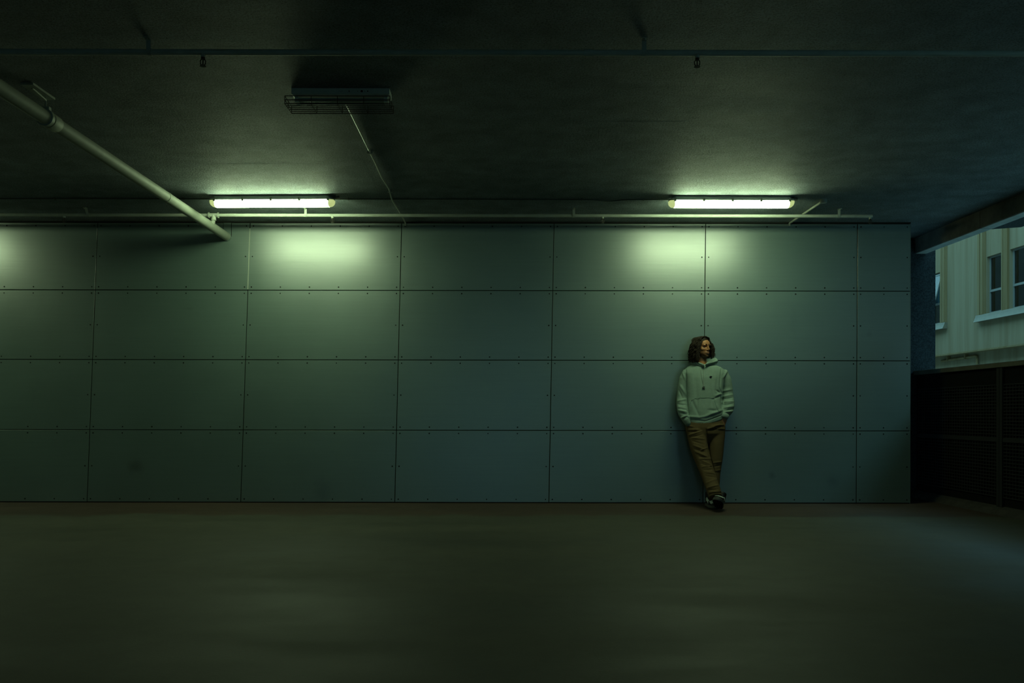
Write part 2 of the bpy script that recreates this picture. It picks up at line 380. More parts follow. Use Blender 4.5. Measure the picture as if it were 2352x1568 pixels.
def glass():
    m = bpy.data.materials.new('window_glass'); m.use_nodes = True; N = m.node_tree.nodes; L = m.node_tree.links
    N.remove(N['Principled BSDF']); out = N['Material Output']
    tr = N.new('ShaderNodeBsdfTransparent'); tr.inputs[0].default_value = (.55,.62,.66,1)
    gl = N.new('ShaderNodeBsdfGlossy'); gl.inputs['Roughness'].default_value = .03
    fr = N.new('ShaderNodeFresnel'); fr.inputs[0].default_value = 2.0
    mx = N.new('ShaderNodeMixShader'); L.new(fr.outputs[0], mx.inputs[0]); L.new(tr.outputs[0], mx.inputs[1]); L.new(gl.outputs[0], mx.inputs[2]); L.new(mx.outputs[0], out.inputs[0]); return m
M['glass'] = glass()
M['dimmer'] = mat('dark_dimmer', (.085,.06,.045), .9, .15, var=(4,.2))  # dark finish for the block that dims the panel reflections
struct('added_dark_block', MB().box(XF+.25, XF+6, -30, 11.9, -.2, 10.0), M['dimmer'], 'unseen dark building block added to dim reflections in the panels')  # out of view, added so the glossy panels reflect something darker
bld = empty('opposite_building', (XF, 23, -.2)); tag(bld, 'cream rendered building with moulded windows across the street', 'building')
ZL = 1.74+CH; ZW0, ZW1, ZT = 2.70+CH, 4.24+CH, 3.31+CH
BY0, BY1, BZ = 12.0, 60.0, 10.0
wins = [(26.04,26.80,True), (22.86,23.58,False), (21.76,22.50,False), (27.12,27.86,False), (19.0,19.72,False), (17.95,18.67,False), (29.9,30.6,False)]
ws = sorted(wins)
def bpart(mb, name, m, parent=None):
    o = mb.build(name, m)
    if parent is None: under(o, bld)
    else:
        o.parent = parent; o.matrix_parent_inverse = bld_inv
    return o
bld_inv = Matrix.Translation(-Vector(bld.location))
# wall as bands and piers around the openings
mb = MB(); mb.box(XF, XF+.4, BY0, BY1, ZL, ZW0).box(XF, XF+.4, BY0, BY1, ZW1, BZ)
edges = [BY0]
for a, b, _ in ws: edges += [a, b]
edges += [BY1]
for k in range(0, len(edges), 2): mb.box(XF, XF+.4, edges[k], edges[k+1], ZW0, ZW1)
bpart(mb, 'wall', M['facade'])
bpart(MB().box(XF+.25, XF+.5, BY0, BY1, -.2, ZL), 'lower_wall', M['facade'])
bpart(MB().box(XF+.0, XF+6, BY0, BY1, BZ, BZ+.3), 'roof', M['facade'])
bpart(MB().box(XF-.03, XF+.25, BY0, BY1, ZL-.02, ZL+.02), 'drip_edge', M['mould'])
for (a, b, op) in ws:
    fr = MB(); x0, x1 = XF+.07, XF+.13; t = .045
    fr.box(x0,x1,a,a+t,ZW0,ZW1).box(x0,x1,b-t,b,ZW0,ZW1).box(x0,x1,a+t,b-t,ZW1-t,ZW1).box(x0,x1,a+t,b-t,ZW0,ZW0+t).box(x0-.012,x1,a+t,b-t,ZT-.03,ZT+.03)
    wo = bpart(fr, 'window', M['wframe'])
    def sub(mb, name, m):
        o = mb.build(name, m); o.parent = wo; o.matrix_parent_inverse = (wo.matrix_parent_inverse); o.matrix_parent_inverse = Matrix.Identity(4); return o
    sub(MB().box(x0+.025,x0+.032,a+t,b-t,ZW0+t,ZT-.03), 'pane', M['glass'])
    if not op:
        sub(MB().box(x0+.025,x0+.032,a+t,b-t,ZT+.03,ZW1-t), 'pane', M['glass'])
    else:                                          # awning sash pushed open at the bottom
        hz = ZW1-.05; ln = hz-ZT; an = R(15); s_ = MB(); pn = MB()
        def P(u, v, w_): return (x0-.01-math.sin(an)*v-math.cos(an)*w_, a+u, hz-math.cos(an)*v+math.sin(an)*w_)
        def bar(mb_, u0,u1,v0,v1,w0,w1):
            vs = [P(u,v,w_) for w_ in (w0,w1) for (u,v) in ((u0,v0),(u1,v0),(u1,v1),(u0,v1))]
            mb_.add(vs, [(0,3,2,1),(4,5,6,7),(0,1,5,4),(1,2,6,5),(2,3,7,6),(3,0,4,7)])
        W_ = b-a
        bar(s_,.02,.06,0,ln,0,.03); bar(s_,W_-.06,W_-.02,0,ln,0,.03); bar(s_,.06,W_-.06,0,.04,0,.03); bar(s_,.06,W_-.06,ln-.04,ln,0,.03)
        bar(pn,.06,W_-.06,.04,ln-.04,.012,.018)
        sub(s_, 'open_sash', M['wframe']); sub(pn, 'sash_pane', M['glass'])
    cu = MB(); n = 40; yv = [a+(b-a)*i/n for i in range(n+1)]
    xs = [XF+.24+.03*math.sin(i*1.45)+.012*math.sin(i*.6+a) for i in range(n+1)]
    lo = [(xs[i],yv[i],ZW0) for i in range(n+1)]; hi = [(xs[i],yv[i],ZW1) for i in range(n+1)]
    lo2 = [(xs[i]+.01,yv[i],ZW0) for i in range(n+1)]; hi2 = [(xs[i]+.01,yv[i],ZW1) for i in range(n+1)]
    k = n+1
    cu.add(lo+hi+lo2+hi2, [(i,i+1,k+i+1,k+i) for i in range(n)]+[(2*k+i,3*k+i,3*k+i+1,2*k+i+1) for i in range(n)])
    c_ = sub(cu, 'curtain', M['curtain'])
    sub(MB().box(XF+.39,XF+.40,a,b,ZW0,ZW1), 'room_back', M['room'])
# moulded surrounds: vertical architraves, mullions, stepped sills
def arch(y0, y1, z0=ZW0-.005, z1=7.6):
    mb = MB(); w_ = y1-y0
    mb.box(XF-.05, XF, y0, y1, z0, z1).box(XF-.085, XF-.05, y0+w_*.12, y0+w_*.42, z0, z1).box(XF-.075, XF-.05, y0+w_*.58, y0+w_*.9, z0, z1)
    bpart(mb, 'architrave', M['mould'])
for (a, b) in [(23.62,23.96), (25.68,26.0), (19.76,20.08), (29.5,29.86), (17.57,17.91)]: arch(a, b)
for (a, b) in [(22.54,22.82), (26.84,27.08), (18.71,18.96)]:
    mb = MB().box(XF-.03, XF, a, b, ZW0-.005, 7.6).box(XF-.055, XF-.03, a, a+.07, ZW0-.005, 7.6).box(XF-.05, XF-.03, b-.05, b, ZW0-.005, 7.6); bpart(mb, 'mullion', M['mould'])
def sill(a, b):
    zb = 2.51+CH
    for (d0, z0, z1) in ((.15, zb, zb+.05), (.125, zb+.05, zb+.11), (.10, zb+.11, zb+.187)):
        mb = MB(); mb.add([(XF-d0,a,z0),(XF,a,z0),(XF,a,z1),(XF-d0+.02,a,z1),(XF-d0,b,z0),(XF,b,z0),(XF,b,z1),(XF-d0+.02,b,z1)],
                          [(3,2,1,0),(4,5,6,7),(0,4,7,3),(3,7,6,2),(2,6,5,1),(1,5,4,0)])
        bpart(mb, 'sill_step', M['sill'])
sill(20.5, 23.99); sill(25.66, 28.1); sill(17.5, 20.1)
# pipe under the overhang
zp = ZL-.12
mb = MB(); mb.tube([(XF+.2,26.4,zp-.03),(XF+.2,24.5,zp),(XF+.2,24.44,zp-.02),(XF+.2,24.42,zp-.08),(XF+.2,24.42,-.2)], .035, 10)
bpart(mb, 'service_pipe', M['mould'])
for y in (25.0, 26.0): bpart(MB().box(XF+.15,XF+.25,y-.03,y+.03,zp-.05,ZL), 'pipe_clamp', M['mould'])
o = MB().box(XB+.14, 60, -30, 70, -.45, -.2).build('street', M['asphalt']); o['kind'] = 'structure'; o['label'] = 'street below the open side'
# ------------------------------------------------------------------ strip lamps
def batten(loc, rz=0):
    """weatherproof strip lamp, base on the ceiling at z=0, hanging down; long axis x"""
    e = empty('strip_lamp', loc, rz); Lh, Wh = .60, .055
    def outline(hl, hw, z, n=6, rc=.045):
        pts = []
        for (sx, sy, a0) in ((1,1,0),(-1,1,90),(-1,-1,180),(1,-1,270)):
            for k in range(n+1):
                a = R(a0+90*k/n); pts.append((sx*(hl-rc)+rc*math.cos(a), sy*(hw-rc)+rc*math.sin(a), z))
        return pts
    rc = .045
    mb = MB(); mb.rings([outline(Lh-.03,Wh-.012,-.004), outline(Lh-.02,Wh-.008,-.028), outline(Lh,Wh,-.030), outline(Lh,Wh,-.044), outline(Lh-.004,Wh-.004,-.046)])
    smooth_by_angle(mb.build('housing', M['housing'], e))
    mb = MB()                                       # lit diffuser, middle
    prof = [(-Wh+.003,-.046),(-Wh+.003,-.076),(-Wh+.009,-.092),(-Wh+.026,-.102),(0,-.105),(Wh-.026,-.102),(Wh-.009,-.092),(Wh-.003,-.076),(Wh-.003,-.046)]
    mb.rings([[(x,a,b) for a, b in prof] for x in (-.545,-.3,0,.3,.545)]); smooth_by_angle(mb.build('diffuser', M['lit'], e), 50)
    for s in (-1, 1):                               # rounded, dimmer ends of the diffuser
        mb = MB(); rs = []
        for k in range(7):
            t = k/6; x = s*(.545+.052*math.sin(t*math.pi/2)); sc = max(.12, math.cos(t*math.pi/2))**.55
            rs.append([(x, a*(.45+.55*sc), -.046+(b+.046)*sc) for a, b in prof])
        if s < 0: rs = [r[::-1] for r in rs]
        smooth_by_angle(mb.rings(rs).build('diffuser_end', M['lampend'], e), 60)
    cl = None
    for k in range(5):
        x = -.545+.2725*k
        for s in (-1, 1):
            me = MB().box(-.010,.010, min(s*.048,s*.061), max(s*.048,s*.061), -.058,-.026)
            if cl is None or True: me.build('clip', M['clip'], e).location = (x,0,0)
    smooth_by_angle(MB().tube([(.575,.02,-.016),(.64,.02,-.016)], .014, 12).build('cable_gland', M['clip'], e))
    return e
LS = 240.0; LY = F/LS
lampA = batten(((625-VX)/LS, LY, H), R(-1.6)); tag(lampA, 'lit strip lamp next to the diagonal drain pipe', 'lamp', 'lit strip lamps')
lampB = copy_tree(lampA); lampB.location = ((1678.5-VX)/LS, LY, H); lampB.rotation_euler.z = R(.3); tag(lampB, 'lit strip lamp above the leaning person', 'lamp')
lampC = copy_tree(lampA); lampC.location = ((625-1053-VX)/LS, LY, H); lampC.rotation_euler.z = 0; tag(lampC, 'lit strip lamp past the left picture edge, lighting the leftmost panels', 'lamp')

# ------------------------------------------------------------------ unlit caged lamp
cg = empty('caged_lamp', (-1.041, 5.62, H)); tag(cg, 'unlit ceiling lamp in a wire cage', 'lamp')
mb = MB(); mb.add([(-.313,-.06,0),(.313,-.06,0),(.313,.06,0),(-.313,.06,0),(-.313,-.06,-.036),(.313,-.06,-.036),(.313,.06,-.036),(-.313,.06,-.036),(-.305,-.05,-.041),(.305,-.05,-.041),(.305,.05,-.041),(-.305,.05,-.041)],
     [(0,1,2,3),(0,4,5,1),(1,5,6,2),(2,6,7,3),(3,7,4,0),(4,8,9,5),(5,9,10,6),(6,10,11,7),(7,11,8,4),(8,11,10,9)])
hs = mb.build('housing', M['cagehouse'], cg)
for (x, r) in ((.056,.0035),(.111,.0022),(.137,.0075),(.155,.0022),(.175,.004),(-.002,.0018),(.01,.0018)):
    smooth_by_angle(MB().tube([(x,-.058,-.019),(x,-.0612,-.019)], r, 10).build('hole', M['hole'], hs))
for s in (-1, 1):
    for yq in (-.022, .03):
        MB().box(s*.286-.012, s*.286+.012, yq-.014, yq+.014, -.078, -.038).build('tube_holder', M['cagehouse'], cg)
for yq in (-.022, .03):
    smooth_by_angle(MB().tube([(-.275,yq,-.062),(.275,yq,-.062)], .013, 14).build('fluorescent_tube', M['tube'], cg))
def wire(pts, parent, r=.0023): smooth_by_angle(MB().tube(pts, r, 6).build('cage_wire', M['wire'], parent))
xa, xb, ya, yb_, zt, zb = -.356, .316, -.055, .125, -.048, -.098
for z in (zt, (zt+zb)/2, zb): wire([(xa,ya,z),(xb,ya,z),(xb,yb_,z),(xa,yb_,z),(xa,ya,z)], cg, .0028)
for yq in (-.02, .018, .055, .09): wire([(xa,yq,zb),(xb,yq,zb)], cg)
for k in range(5):
    x = xa+(xb-xa)*k/4; wire([(x,ya,zt),(x,ya,zb),(x,yb_,zb),(x,yb_,zt)], cg)
for x in (xa, xb): wire([(x,.035,zt),(x,.035,zb)], cg)
for x in (-.25, .22): wire([(x,ya,zt),(x,-.02,-.03)], cg); wire([(x,yb_,zt),(x,.04,-.03)], cg)
# ------------------------------------------------------------------ sprinkler pipes
ZP = H-.065
def sprinkler(parent, x, y, z, r):
    mb = MB()
    mb.tube([(x,y,z-r*.6),(x,y,z-r-.012)], .013, 10)
    h = smooth_by_angle(mb.build('sprinkler_head', M['pipe'])); under(h, parent)
    m2 = MB(); z0 = z-r-.012
    m2.tube([(x,y,z0),(x,y,z0-.012)], .011, 10)
    for s in (-1,1): m2.tube([(x+s*.008,y,z0-.01),(x+s*.015,y,z0-.02),(x+s*.014,y,z0-.036),(x+s*.004,y,z0-.048)], .003, 6)
    m2.tube([(x,y,z0-.012),(x,y,z0-.044)], .0035, 6)
    m2.tube([(x,y,z0-.047),(x,y,z0-.050)], .017, 12)
    d = m2.build('sprinkler_frame', M['sprink'], h); d.matrix_parent_inverse = Matrix.Identity(4)
def bracket(parent, x, y, z, r, lean=0.0):
    mb = MB()
    mb.tube([(x-.011,y,z),(x+.011,y,z)], r+.003, 16)
    mb.box(x-.0125, x+.0125, y-r-.004, y-r-.0005, z-.008, H-.004) if lean == 0 else mb.add(
        [(x-.012,y-r-.004,z-.01),(x+.012,y-r-.004,z-.01),(x+.012,y-r,z-.01),(x-.012,y-r,z-.01),(x-.012+lean,y-r-.004,H-.004),(x+.012+lean,y-r-.004,H-.004),(x+.012+lean,y-r,H-.004),(x-.012+lean,y-r,H-.004)],
        [(0,3,2,1),(4,5,6,7),(0,1,5,4),(1,2,6,5),(2,3,7,6),(3,0,4,7)])
    mb.box(x-.014+lean, x+.014+lean, y-r-.045, y-r, H-.006, H-.0005)
    mb.tube([(x+lean,y-r-.03,H-.014),(x+lean,y-r-.03,H-.005)], .006, 6)
    under(smooth_by_angle(mb.build('bracket', M['bracket'])), parent)
def wx(x, y): return (x-VX)*y/F
# near-wall pipe
y1 = F*(ZP-CH)/(VY-495); r1 = .0165
p1 = empty('sprinkler_pipe', (wx(490,y1), y1, ZP)); tag(p1, 'pale sprinkler pipe along the top of the panelled wall', 'pipe', 'sprinkler pipes')
xe = wx(2003, y1)
mb = MB(); mb.tube([(XL+.01,y1,ZP),(xe-.003,y1,ZP),(xe,y1,ZP)], [r1,r1,r1*.7], 16); under(smooth_by_angle(mb.build('pipe_run', M['pipe'])), p1)
for x in (203, 702, 1317, 1925): bracket(p1, wx(x,y1), y1, ZP, r1, -.02 if x == 203 else 0)
for x in (147, 763, 1383, 1998): sprinkler(p1, wx(x,y1), y1, ZP, r1)
for x in (1243,): under(smooth_by_angle(MB().tube([(wx(x,y1)-.02,y1,ZP),(wx(x,y1)+.02,y1,ZP)], r1+.003, 16).build('coupling', M['pipe'])), p1)
# tee and drop into the drain pipe
XD = -2.995
xt = wx(490, y1)
zd = CH+1.905
mb = MB(); mb.tube([(xt-.040,y1,ZP),(xt+.040,y1,ZP)], .021, 18)
for s in (-1,1): mb.tube([(xt+s*.042,y1,ZP),(xt+s*.052,y1,ZP)], .0285, 18)
mb.tube([(xt,y1,ZP),(xt,y1,ZP-.048)], .023, 18); mb.tube([(xt,y1,ZP-.046),(xt,y1,ZP-.052)], .026, 18)
t_ = smooth_by_angle(mb.build('tee', M['pipe'])); under(t_, p1)
mb = MB(); mb.tube([(xt,y1,ZP-.05),(xt-.008,y1+.006,ZP-.070),(xt-.026,y1+.014,ZP-.086)], .019, 16); mb.tube([(xt-.006,y1+.004,ZP-.066),(xt-.015,y1+.010,ZP-.078)], .0225, 16)
under(smooth_by_angle(mb.build('drop_pipe', M['pipe'])), p1)
# far pipe nearer to the camera
y2 = F*(ZP-CH)/(VY-121); r2 = .0165
p2 = empty('sprinkler_pipe', (0, y2, ZP)); tag(p2, 'dim sprinkler pipe crossing the ceiling in front of the caged lamp', 'pipe', 'sprinkler pipes')
under(smooth_by_angle(MB().tube([(XL+.01,y2,ZP),(XB-.01,y2,ZP)], r2, 16).build('pipe_run', M['pipe'])), p2)
for x in (-790, 343, 1477): bracket(p2, wx(x,y2), y2, ZP, r2, 0)
for x in (-670, 465, 1600): sprinkler(p2, wx(x,y2), y2, ZP, r2)
under(smooth_by_angle(MB().tube([(wx(1340,y2),y2,ZP),(wx(1360,y2),y2,ZP)], r2+.004, 16).build('coupling', M['pipe'])), p2)
# ------------------------------------------------------------------ big drain pipe
dp = empty('drain_pipe', (XD, D, CH+1.905)); tag(dp, 'thick drain pipe under the ceiling ending at the wall next to a strip lamp', 'pipe')
def dz(y): return CH+1.905+.0055*(D-y)
def dpt(y, dx=0, dzz=0): return (XD+dx, y, dz(y)+dzz)
under(smooth_by_angle(MB().tube([dpt(D+.01), dpt(6.2), dpt(2.5)], .046, 28).build('pipe_run', M['drain'])), dp)
yc = F*abs(XD)/(VX-128)
under(smooth_by_angle(MB().tube([dpt(yc-.10), dpt(yc-.005), dpt(yc)], [.053,.053,.050], 28).build('coupling', M['drain'])), dp)
under(smooth_by_angle(MB().tube([dpt(7.72), dpt(7.76)], .0485, 28).build('joint_ring', M['drain'])), dp)
mb = MB(); mb.tube([dpt(yc-.15), dpt(yc-.12)], .057, 24)
mb.tube([dpt(yc-.135,0,.05), (XD, yc-.135, H)], .006, 8); mb.box(XD-.03,XD+.03,yc-.15,yc-.12,dz(yc)+.04,dz(yc)+.07)
mb.tube([(XD,yc-.135,H-.03),(XD,yc-.30,H-.012)], .008, 8)
mb.box(XD-.04,XD+.04,yc-.36,yc-.09,H-.014,H)
under(smooth_by_angle(mb.build('hanger', M['bracket'])), dp)
under(smooth_by_angle(MB().tube([dpt(D-.006), dpt(D-.016)], .052, 28).build('wall_collar', M['wall'])), dp)
# ------------------------------------------------------------------ cable and conduits on the ceiling
ycab = F*(H-.008-CH)/(VY-457.5)
pts = []
x = XL+.02
while x < wx(1536, ycab):
    px = VX+x*F/ycab
    y = ycab
    if 1355 < px < 1445: y += .055*(.5-.5*math.cos(2*math.pi*(px-1355)/90))
    y += .006*math.sin(x*2.1)
    pts.append((x, y, H-.0085)); x += .03 if 1340 < px < 1460 else .1
cb = empty('power_cable', (0, ycab, H)); tag(cb, 'thin dark cable sagging along the ceiling between the strip lamps', 'cable')
under(smooth_by_angle(MB().tube(pts, .0055, 8).build('cable_run', M['cable'])), cb)
for px in (125, 420, 800, 1073, 1335, 1477): 
    under(MB().box(wx(px,ycab)-.007, wx(px,ycab)+.007, ycab-.014, ycab+.014, H-.017, H-.001).build('cable_clip', M['clip']), cb)
c1 = empty('ceiling_conduit', (-1.055, D, H)); tag(c1, 'thin conduit on the ceiling from the caged lamp to the wall', 'conduit', 'ceiling conduits')
pts = [(-1.045,5.72,H-.012),(-1.05,6.4,H-.010),(-1.055,7.2,H-.010),(-1.062,7.6,H-.012),(-1.05,8.0,H-.011),(-1.075,8.4,H-.012),(-1.062,8.9,H-.011),(-1.058,9.3,H-.012),(-1.058,D-.012,H-.018),(-1.058,D-.012,H-.05)]
under(smooth_by_angle(MB().tube(pts, .008, 10).build('conduit_run', M['conduit'])), c1)
for y in (6.9, 8.1): under(MB().box(-1.055-.022,-1.055+.022,y-.008,y+.008,H-.021,H).build('saddle', M['bracket']), c1)
c2 = empty('ceiling_conduit', (3.1, D, H)); tag(c2, 'short pale conduit on the ceiling beside the lamp above the person', 'conduit', 'ceiling conduits')
under(smooth_by_angle(MB().tube([(3.1,8.47,H-.013),(3.1,9.2,H-.013),(3.1,D-.012,H-.016),(3.1,D-.012,H-.045)], .011, 10).build('conduit_run', M['conduit'])), c2)
mb = MB(); mb.tube([(3.1,8.43,H),(3.1,8.43,H-.03),(3.1,8.43,H-.036)], [.034,.034,.028], 16); under(smooth_by_angle(mb.build('junction_box', M['conduit'])), c2)
#STAGE3
# ------------------------------------------------------------------ the person leaning on the wall
def PP(x, y, dep):
    """landmark: picture position at a distance dep in front of the wall"""
    Y = D-dep; s = F/Y; return Vector(((x-VX)/s, Y, CH+(VY-y)/s))
M['skin'] = None
def skin_mat():
    m = mat('tanned_skin', (.47,.205,.09), .5, .4, bump=(220,.08,.001)); N = m.node_tree.nodes; L = m.node_tree.links; b = N['Principled BSDF']
    b.inputs['Subsurface Weight'].default_value = .08; b.inputs['Subsurface Radius'].default_value = (.02,.008,.004)
    at = N.new('ShaderNodeAttribute'); at.attribute_name = 'beard'
    mx = N.new('ShaderNodeMix'); mx.data_type = 'RGBA'; mx.inputs[6].default_value = (.47,.205,.09,1); mx.inputs[7].default_value = (.10,.05,.03,1)
    L.new(at.outputs['Fac'], mx.inputs[0]); L.new(mx.outputs[2], b.inputs['Base Color']); return m
M['skin'] = skin_mat()
M['hoodie'] = mat('pale_grey_fleece', (.25,.335,.295), .95, .1, bump=(160,.35,.003), var=(35,.06))
M['rib'] = mat('ribbed_fleece', (.22,.30,.265), .95, .1, bump=(200,.5,.003))
M['trouser'] = mat('khaki_cotton', (.112,.078,.038), .9, .15, bump=(240,.3,.002), var=(18,.10))
M['hair'] = mat('dark_brown_hair', (.020,.012,.007), .6, .22)
M['shoeblack'] = mat('black_leather', (.008,.008,.009), .5, .4)
M['shoewhite'] = mat('white_leather', (.62,.70,.66), .5, .4)
M['sole'] = mat('rubber_midsole', (.10,.105,.095), .7, .3)
M['outsole'] = mat('black_outsole', (.008,.008,.008), .9, .1)
M['logo'] = mat('dark_stitched_emblem', (.012,.013,.02), .8, .2)
M['cord'] = mat('grey_cord', (.26,.31,.28), .8, .2)
M['cord_dark'] = mat('dark_cord_tip', (.07,.085,.08), .8, .2)
M['eye'] = mat('eyeball', (.28,.25,.21), .35, .4)
M['iris'] = mat('dark_iris', (.02,.012,.008), .2, .5)
M['lip'] = mat('lips', (.30,.11,.07), .5, .4)
me_person = empty('person', (PP(1625,1160,.45).x, D-.45, 0))
tag(me_person, 'person in a pale hoodie and khaki trousers leaning on the panels with crossed legs', 'person')
def pchild(me, name, m, parent=None, smooth=True):
    me.materials.clear()
    for q in (m if isinstance(m, (list, tuple)) else [m]): me.materials.append(q)
    if smooth: me.polygons.foreach_set('use_smooth', [True]*len(me.polygons))
    o = link(name, me)
    if parent is None: under(o, me_person)
    else: o.parent = parent
    return o
def remesh(mb, vox, smooth=2, lam=.5):
    """fuse closed shapes into one continuous surface"""
    me = mb.mesh('fuse'); bm = bmesh.new(); bm.from_mesh(me); bmesh.ops.recalc_face_normals(bm, faces=bm.faces); bm.to_mesh(me); bm.free()
    o = bpy.data.objects.new('fuse', me); COL.objects.link(o)
    r = o.modifiers.new('r', 'REMESH'); r.mode = 'VOXEL'; r.voxel_size = vox
    if smooth:
        s_ = o.modifiers.new('s', 'SMOOTH'); s_.factor = lam; s_.iterations = smooth
    dg = bpy.context.evaluated_depsgraph_get(); dg.update()
    out = bpy.data.meshes.new_from_object(o.evaluated_get(dg)); bpy.data.objects.remove(o); bpy.data.meshes.remove(me); return out
def getv(me):
    a = np.empty(len(me.vertices)*3, np.float64); me.vertices.foreach_get('co', a); return a.reshape(-1,3)
def getn(me):
    a = np.empty(len(me.vertices)*3, np.float64); me.vertices.foreach_get('normal', a); return a.reshape(-1,3)
def setv(me, v): me.vertices.foreach_set('co', v.ravel()); me.update()
def creases(me, segs, dep):
    """raise (+) or press in (-) cloth along line segments seen from the front: (x0,y0,x1,y1,amp mm,width px)"""
    v = getv(me); n = getn(me); d = np.zeros(len(v))
    Yv = v[:,1]; s = F/Yv; px = VX+v[:,0]*s; py = VY-(v[:,2]-CH)*s
    fr = np.clip(-n[:,1]*1.6+.15, 0, 1)
    for (x0,y0,x1,y1,a,w_) in segs:
        dx, dy = x1-x0, y1-y0; L2 = dx*dx+dy*dy
        t = np.clip(((px-x0)*dx+(py-y0)*dy)/L2, 0, 1)
        q = (px-x0-t*dx)**2+(py-y0-t*dy)**2
        tap = np.sin(np.pi*np.clip(.12+.76*t, 0, 1))
        d += a*.001*np.exp(-q/(w_*w_))*tap
    setv(me, v+n*(d*fr)[:,None])
def wobble(me, amp, freqs, seed=0):
    v = getv(me); n = getn(me); rg = np.random.RandomState(seed); d = np.zeros(len(v))
    for f in freqs:
        for k in range(4):
            dr = rg.normal(size=3); dr /= np.linalg.norm(dr); d += np.sin(v@dr*f+rg.uniform(0,6.28))/len(freqs)/4
    setv(me, v+n*(d*amp)[:,None])
def ering(c, ru, rv, u=(1,0,0), vv=(0,1,0), n=28, p=2.3):
    u = Vector(u).normalized(); vv = Vector(vv).normalized(); out = []
    for i in range(n):
        q = 2*math.pi*i/n; a, b = math.cos(q), math.sin(q)
        out.append(Vector(c)+u*(ru*math.copysign(abs(a)**(2/p), a))+vv*(rv*math.copysign(abs(b)**(2/p), b)))
    return out
PX = D/F                                        # metres in one picture pixel at the wall
# ---- landmarks
neck = PP(1613,836,.155); headc = PP(1612.5,797,.165)
shL, shR = PP(1578,868,.14), PP(1662,868,.14)
elL, elR = PP(1567.5,917,.135), PP(1671.5,913,.14)
wrL, wrR = PP(1578,962,.245), PP(1665,953,.255)
hpL, hpR = PP(1600,982,.215), PP(1643,982,.215)
# crossing leg (picture left hip, crosses in front) and standing leg
knA, anA = PP(1618,1068,.43), PP(1642,1132,.66)
knB, anB = PP(1643,1068,.30), PP(1637,1140,.36)
# ---- head frame
yaw = R(31)
HR = Matrix.Translation(headc) @ Matrix.Rotation(R(-3), 4, 'Y') @ Matrix.Rotation(yaw, 4, 'Z') @ Matrix.Rotation(R(180), 4, 'Z') @ Matrix.Scale(-1, 4, (1,0,0))
HS = .92
def hp(p): return HR @ (Vector(p)*HS)           # head space: x picture-right, y forwards out of the face, z up
def hell(mb, c, r, n=22, m=14):
    t = MB(); t.ell(c, r, n, m)
    mb.add([hp(v) for v in t.v], t.f)
body = MB()
hell(body, (0,-.012,.036), (.077,.098,.084)); hell(body, (0,.030,-.012), (.064,.058,.075)); hell(body, (0,.022,-.060), (.059,.060,.052)); hell(body, (0,.056,-.080), (.036,.032,.030))
hell(body, (0,.066,-.099), (.023,.022,.018)); hell(body, (0,.055,.035), (.06,.04,.05))
for s in (-1,1):
    hell(body, (s*.042,.050,-.022), (.021,.022,.020)); hell(body, (s*.027,.080,.021), (.027,.014,.0095))
    hell(body, (s*.0115,.092,-.036), (.0075,.010,.007))
    hell(body, (s*.078,-.012,-.010), (.009,.019,.031))
hell(body, (0,.090,.012), (.009,.012,.022)); hell(body, (0,.098,-.012), (.0085,.013,.022)); hell(body, (0,.107,-.031), (.0105,.013,.0105))
hell(body, (0,.072,-.066), (.031,.022,.024)); hell(body, (0,.089,-.063), (.021,.009,.0058)); hell(body, (0,.088,-.074), (.018,.0098,.0066))
body.cap(hp((0,-.025,-.07)), neck+Vector((0,.02,-.05)), .053, .060)
# trunk and limbs inside the clothes, one surface with the head
cc = lambda a, b, t: a+(b-a)*t
chest = PP(1617,880,.15); belly = PP(1617,930,.185); pelv = PP(1621,975,.21)
body.rings([ering(neck+Vector((0,.02,-.02)), .05,.045), ering(PP(1616,850,.145),.145,.07), ering(chest,.15,.085), ering(belly,.12,.062), ering(pelv,.135,.065), ering(pelv+Vector((0,0,-.06)),.12,.06)])
for a, e, w_, hand_dir, sx in ((shL, elL, wrL, PP(1597,992,.262), -1), (shR, elR, wrR, PP(1650,992,.272), 1)):
    body.cap(a, e, .033, .032); body.cap(e, w_, .036, .026)
    # palm and five curled fingers, mostly down in the trouser pocket
    hd = (hand_dir-w_).normalized(); side = Vector((sx,0,0)); side = (side-hd*side.dot(hd)).normalized(); nrm = hd.cross(side)
    if nrm.y > 0: nrm = -nrm
    pc = w_+hd*.05
    body.rings([ering(w_+hd*.005,.024,.018,side,nrm,16), ering(w_+hd*.04,.038,.017,side,nrm,16), ering(w_+hd*.085,.041,.015,side,nrm,16), ering(w_+hd*.10,.034,.012,side,nrm,16)])
    for k, (o_, ln) in enumerate(((-.030,.062),(-.010,.075),(.010,.080),(.030,.070))):
        b0 = w_+hd*.092+side*o_*-sx*0+side*o_
        b1 = b0+hd*ln*.45+nrm*.004; b2 = b1+hd*ln*.32-nrm*.010; b3 = b2+hd*ln*.2-nrm*.014
        body.cap(b0,b1,.0092,.0088,10); body.cap(b1,b2,.0088,.008,10); body.cap(b2,b3,.008,.0068,10)
    t0 = w_+hd*.030-side*.030; t1 = t0+hd*.032-side*.020; t2 = t1+hd*.030-side*.004
    body.cap(t0,t1,.0125,.0105,10); body.cap(t1,t2,.0105,.0085,10)
for h_, k_, a_ in ((hpL,knA,anA),(hpR,knB,anB)):
    body.cap(h_, k_, .07, .05); body.cap(k_, a_, .05, .036)
bme = remesh(body, .0042, 5, .5)
